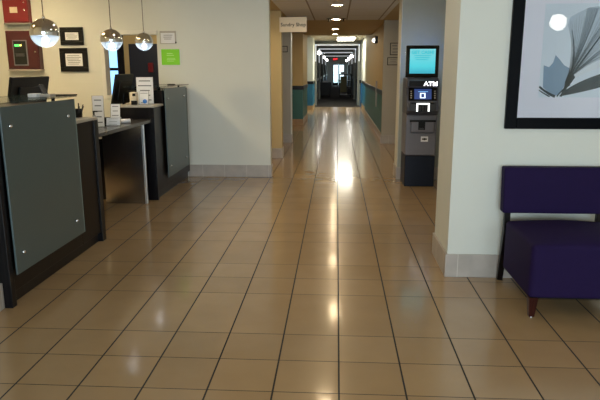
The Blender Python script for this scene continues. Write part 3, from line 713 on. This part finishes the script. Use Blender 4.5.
for x in (AX0+.045, AX1-.055):
    for f in (.2, .36, .52, .68): raked(ya, za, yb, zb, x, x+.018, .013, 'side_button', M_['laminate'], f, f+.09, bz)
# keypad shelf with the lit surround
MB().box(AX0+.03, AX1-.03, AY-.078, AY-.02, 1.02, 1.14, bev=.01).build('keypad_housing', M_['atmkey'], o)
lit = emit('white_lit_surround', (.95, 1, .97, 1), 1.5)
MB().box(AC-.085, AC+.085, AY-.083, AY-.078, 1.112, 1.13).box(AC-.085, AC-.065, AY-.083, AY-.078, 1.02, 1.112).box(AC+.065, AC+.085, AY-.083, AY-.078, 1.02, 1.112).build('lit_surround', lit, o)
kp = MB().box(AC-.06, AC+.06, AY-.082, AY-.078, 1.02, 1.108).build('keypad', M_['black'], o)
for i in range(4):
    for j in range(3): MB().box(AC-.05+j*.036, AC-.025+j*.036, AY-.086, AY-.082, 1.028+i*.02, 1.042+i*.02, bev=.002).build('key', M_['atmkey'], kp)
MB().box(AX0+.05, AX0+.15, AY-.082, AY-.078, 1.118, 1.135).box(AX1-.15, AX1-.06, AY-.082, AY-.078, 1.118, 1.135).build('card_slot', M_['black'], o)
d = MB().box(AX0+.06, AX1-.03, AY-.035, AY, .73, .90, bev=.03, seg=4).build('cash_tray', M_['atmgrey'], o)
MB().box(AX0+.045, AX1-.02, AY-.036, AY, .88, .905, bev=.004).build('tray_lip', M_['black'], d)
MB().box(AC-.045, AC+.045, AY-.039, AY-.034, .775, .885, bev=.006).build('tray_opening', M_['black'], d)
MB().box(AC-.03, AC+.03, AY-.043, AY-.038, .78, .80).build('tray_tongue', M_['atmkey'], d)
st = MB().box(AC+.0, AC+.095, AY-.004, AY, .615, .685).build('sticker', M_['white'], o)
MB().box(AC+.015, AC+.08, AY-.0055, AY-.004, .64, .66).cyl((AC+.048, AY-.006, .65), (AC+.048, AY-.004, .65), .016).build('printed_text', M_['darkink'], st)
MB().cyl((AX1-.035, AY-.012, .77), (AX1-.035, AY, .77), .016).build('lock', M_['black'], o)
# topper screen
MB().box(AC-.10, AC+.12, AY+.12, AY+.2, 1.45, 1.50).build('topper_mount', M_['black'], o)
tp = MB().box(AX0-.022, AX1-.004, AY+.05, AY+.13, 1.458, 1.868, bev=.014, seg=3).build('topper', M_['blackgloss'], o)
def grad_screen():
    m, N, L, P = newmat('cyan_advert_screen')
    tc = N.new('ShaderNodeTexCoord'); sp = N.new('ShaderNodeSeparateXYZ'); L.new(tc.outputs['Generated'], sp.inputs[0])
    rp = N.new('ShaderNodeValToRGB')
    rp.color_ramp.elements[0].position = 0; rp.color_ramp.elements[0].color = (.03, .34, .46, 1)
    rp.color_ramp.elements[1].position = 1; rp.color_ramp.elements[1].color = (.18, .60, .66, 1)
    e = rp.color_ramp.elements.new(.3); e.color = (.06, .55, .62, 1)
    L.new(sp.outputs[2], rp.inputs[0]); L.new(rp.outputs[0], P.inputs['Emission Color']); P.inputs['Emission Strength'].default_value = .85
    P.inputs['Base Color'].default_value = (.02, .03, .03, 1); return m
MB().box(AX0+.026, AX1-.052, AY+.046, AY+.05, 1.508, 1.822).build('topper_screen', grad_screen(), tp)
sm = emit('teal_screen_text', (.02, .30, .36, 1), .8)
tx = (AX0+AX1)/2-.013
lettering('GET CASH!', .057, sm, tp, (tx, AY+.0455, 1.778), bold=.0025)
mb = MB()
for i in range(3): mb.box(tx-.11+.01*i, tx+.11-.02*i, AY+.0448, AY+.0458, 1.735-.026*i, 1.744-.026*i)
mb.build('printed_text', sm, tp)
mb = MB(); mb.box(AX0+.01, AX1-.01, AY+.13, AY+.14, 1.825, 1.855).box(AX0+.0, AX0+.03, AY+.13, AY+.14, 1.48, 1.855).box(AX1-.03, AX1, AY+.13, AY+.14, 1.48, 1.855)
mb.build('halo_strip', emit('blue_backlight', (.25, .5, 1, 1), 8), tp)

# ------------------------------------------------------------------ purple chair
o = thing('lounge_chair', 'armless dark purple upholstered lounge chair against the cream wall', 'chair', (1.58, 3.95, 0))
CX0, CX1 = 1.235, 1.925
def seat_fn():
    bm = bmesh.new(); bmesh.ops.create_cube(bm, size=1)
    bmesh.ops.subdivide_edges(bm, edges=bm.edges[:], cuts=9, use_grid_fill=True)
    for v in bm.verts:
        x, y, z = v.co*2                      # -1..1
        top = max(0, z)
        crown = .046*(1-abs(x)**2.2)*(1-abs(y)**3)
        X = (CX0+CX1)/2 + x*(CX1-CX0)/2
        Y = (3.625+4.26)/2 + y*(4.26-3.625)/2
        Z = .142 + (z+1)/2*(.492-.142) + (crown if z > .98 else crown*top*.5)
        v.co = Vector((X, Y, Z))
    return bm
mb = MB(); mb.add(seat_fn(), 0, True); so = mb.build('seat', M_['purple'], o, subsurf=2)
cr = so.data.attributes.new('crease_edge', 'FLOAT', 'EDGE')
zmin = min(v.co.z for v in so.data.vertices)
for e in so.data.edges:
    if all(so.data.vertices[i].co.z < zmin+.002 for i in e.vertices): cr.data[e.index].value = .35
MB().box(CX0+.01, CX1-.01, 3.64, 4.25, .132, .150, bev=.004).build('seat_base', M_['black'], o)
def back_box():
    bm = bmesh.new(); bmesh.ops.create_cube(bm, size=1)
    bmesh.ops.subdivide_edges(bm, edges=bm.edges[:], cuts=6, use_grid_fill=True)
    for v in bm.verts:
        x, y, z = v.co*2
        bulge = .012*(1-x*x)*(1-z*z)
        zz = .545+(z+1)/2*.33
        v.co = Vector(((1.212+1.945)/2 + x*(1.945-1.212)/2, 4.305 + y*.045 - (bulge if y < 0 else 0) + (zz-.7)*.10, zz))
    be = [e for e in bm.edges if len(e.link_faces) == 2 and e.calc_face_angle(0) > .9]
    bmesh.ops.bevel(bm, geom=be, offset=.012, segments=3, affect='EDGES', profile=.5)
    return bm
mb = MB(); mb.add(back_box(), 0, True); mb.build('backrest', M_['purple'], o)
for x in (1.232, 1.885):
    MB().prism([(x, 4.265, .56), (x, 4.30, .56), (x, 4.305, .40), (x, 4.375, .0), (x, 4.34, .0), (x, 4.262, .38)], (.042, 0, 0), bev=.004).build('rear_leg', M_['legblack'], o)
for x in (1.262, 1.865):
    bm = bmesh.new(); bmesh.ops.create_cone(bm, cap_ends=True, segments=4, radius1=.024, radius2=.040, depth=.132)
    bmesh.ops.rotate(bm, verts=bm.verts, cent=(0, 0, 0), matrix=Matrix.Rotation(PI/4, 3, 'Z'))
    bmesh.ops.translate(bm, verts=bm.verts, vec=(x+.006, 3.655, .008+.066))
    l = MB().add(bm).build('front_leg', M_['mahogany'], o)
    MB().cyl((x+.006, 3.655, 0), (x+.006, 3.655, .010), .014, .016, n=16).build('glide', M_['chrome'], l)

# ------------------------------------------------------------------ framed botanical print
WF = 4.405
def picture_glass():
    m, N, L, P = newmat('picture_glass')
    f = N.new('ShaderNodeFresnel'); f.inputs[0].default_value = 1.5
    t = N.new('ShaderNodeBsdfTransparent'); g = N.new('ShaderNodeBsdfGlossy'); g.inputs['Roughness'].default_value = .01
    x = N.new('ShaderNodeMixShader'); L.new(f.outputs[0], x.inputs[0]); L.new(t.outputs[0], x.inputs[1]); L.new(g.outputs[0], x.inputs[2])
    L.new(x.outputs[0], N['Material Output'].inputs['Surface']); return m
o = thing('shell_pendant', 'pale faceted shell pendant lamp mirrored in the glass of the botanical print', 'pendant lamp', (2.99, .2, 2.18))
bm = bmesh.new(); bmesh.ops.create_icosphere(bm, subdivisions=2, radius=.115)
for v in bm.verts: v.co *= random.uniform(.9, 1.05)
bmesh.ops.translate(bm, verts=bm.verts, vec=(2.99, .2, 2.18))
MB().add(bm).build('shade', emit('lit_shell_shade', (1, .98, .90, 1), 8), o)
MB().cyl((2.99, .2, 2.28), (2.99, .2, LC), .004, n=8).build('cord', M_['cord'], o)
ax0, ax1, az0, az1 = 1.218, 2.305, 1.142, 2.229
o = thing('framed_print', 'large dark framed botanical print hanging above the purple chair', 'framed picture', ((ax0+ax1)/2, WF, az0))
fw = .080
MB().box(ax0, ax0+fw, WF-.035, WF, az0, az1, bev=.004).box(ax1-fw, ax1, WF-.035, WF, az0, az1, bev=.004).box(ax0+fw, ax1-fw, WF-.035, WF, az0, az0+fw, bev=.004).box(ax0+fw, ax1-fw, WF-.035, WF, az1-fw, az1, bev=.004).build('frame', M_['frame'], o)
MB().box(ax0+fw, ax1-fw, WF-.016, WF-.004, az0+fw, az1-fw).build('mat_board', M_['mat'], o)
px0, pz0, ps = 1.440, 1.366, .640
pic = MB().box(px0, px0+ps, WF-.018, WF-.016, pz0, pz0+ps).build('picture', M_['picture'], o)
# picture coordinates in hundredths of the print's side, lower left origin
def pt(u, v, k): return Vector((px0+u*ps/100, WF-.018-.0004*k, pz0+v*ps/100))
def shape(pts, k, name, m): return MB().poly([pt(u, v, k) for u, v in pts]).build(name, m, pic)
def curve(p0, p1, p2, n=12):
    return [((1-t)**2*p0[0]+2*t*(1-t)*p1[0]+t*t*p2[0], (1-t)**2*p0[1]+2*t*(1-t)*p1[1]+t*t*p2[1]) for t in [i/n for i in range(n+1)]]
def stroke(pts, w0, w1, k, mb):
    n = len(pts)
    for i in range(n-1):
        (a, b), (c, d) = pts[i], pts[i+1]; l = math.hypot(c-a, d-b) or 1
        nx, ny = -(d-b)/l, (c-a)/l
        wa = w0+(w1-w0)*i/(n-1); wb = w0+(w1-w0)*(i+1)/(n-1)
        mb.poly([pt(a-nx*wa, b-ny*wa, k), pt(a+nx*wa, b+ny*wa, k), pt(c+nx*wb, d+ny*wb, k), pt(c-nx*wb, d-ny*wb, k)])
# flower throat at (30,20); petals fan up and to the side
T = (30, 20)
shape([(3, 35), (9, 33), (13, 38), (15, 46), (20, 41), (25, 35), (31, 32), (33, 26), (28, 14), (22, 2), (14, 3), (4, 11)], 1, 'small_petal', M_['petal2'])
for k, outline in enumerate((curve(T, (38, 40), (25, 78), 14) + [(27, 86), (38, 92), (47, 96), (56, 95)] + curve((56, 95), (46, 55), T, 12)[1:],
                             curve(T, (40, 55), (44, 95), 14) + [(56, 97), (66, 92), (74, 88)] + curve((74, 88), (48, 50), T, 12)[1:],
                             curve(T, (46, 55), (68, 90), 14) + [(80, 86), (90, 78)] + curve((90, 78), (58, 40), T, 12)[1:],
                             curve(T, (56, 48), (86, 74), 14) + [(96, 64), (97, 54)] + curve((97, 54), (60, 42), T, 12)[1:])):
    shape(outline, 2+k, 'petal', M_['petal'])
shape([(32, 19)] + curve((34, 22), (60, 46), (97, 50), 10) + [(97, 40)] + curve((97, 40), (60, 36), (32, 17), 10)[:-1], 7, 'pale_petal', M_['petalwhite'])
mb = MB()
for i in range(26):
    f = i/25; ex = 26+f*70 + random.uniform(-1, 1); ey = 86+8*math.sin(f*PI)-36*max(0, f-.55)/.45*.9 + random.uniform(-6, 4)
    cxp = 34+f*22; cyp = 52-f*6
    stroke(curve(T, (cxp, cyp), (ex, ey), 10), .5, .10, 9, mb)
mb.build('vein', M_['vein'], pic)
mb = MB()
stroke(curve((28, 14), (44, 40), (72, 84), 12), 1.2, .7, 10, mb); stroke(curve((28, 14), (40, 32), (30, 72), 12), 1.3, .35, 10, mb)
stroke(curve((24, 1), (28, 8), (33, 24), 8), 1.0, 2.6, 10, mb); stroke(curve((0, 12), (8, 5), (18, 1), 8), 1.0, 1.5, 10, mb); stroke(curve((0, 8), (6, 4), (12, 1), 8), .5, .8, 10, mb)
stroke(curve((20, 1), (25, 9), (33, 14), 8), .7, .9, 10, mb)
shape([(27, 16), (30, 26), (34, 28), (38, 22), (33, 14)], 10, 'calyx', M_['leafdark'])
mb.build('stem', M_['leafdark'], pic)
shape([(22, 1)] + curve((26, 6), (48, 24), (97, 34), 12) + [(97, 22)] + curve((97, 22), (70, 10), (22, 1), 12)[:-1], 11, 'leaf', M_['leafdark'])
mb = MB(); stroke(curve((23, 2), (50, 13), (97, 28), 12), .5, .4, 12, mb); mb.build('leaf_rib', M_['darkink'], pic)
MB().box(ax0+fw-.002, ax1-fw+.002, WF-.028, WF-.026, az0+fw-.002, az1-fw+.002).build('glazing', picture_glass(), o)
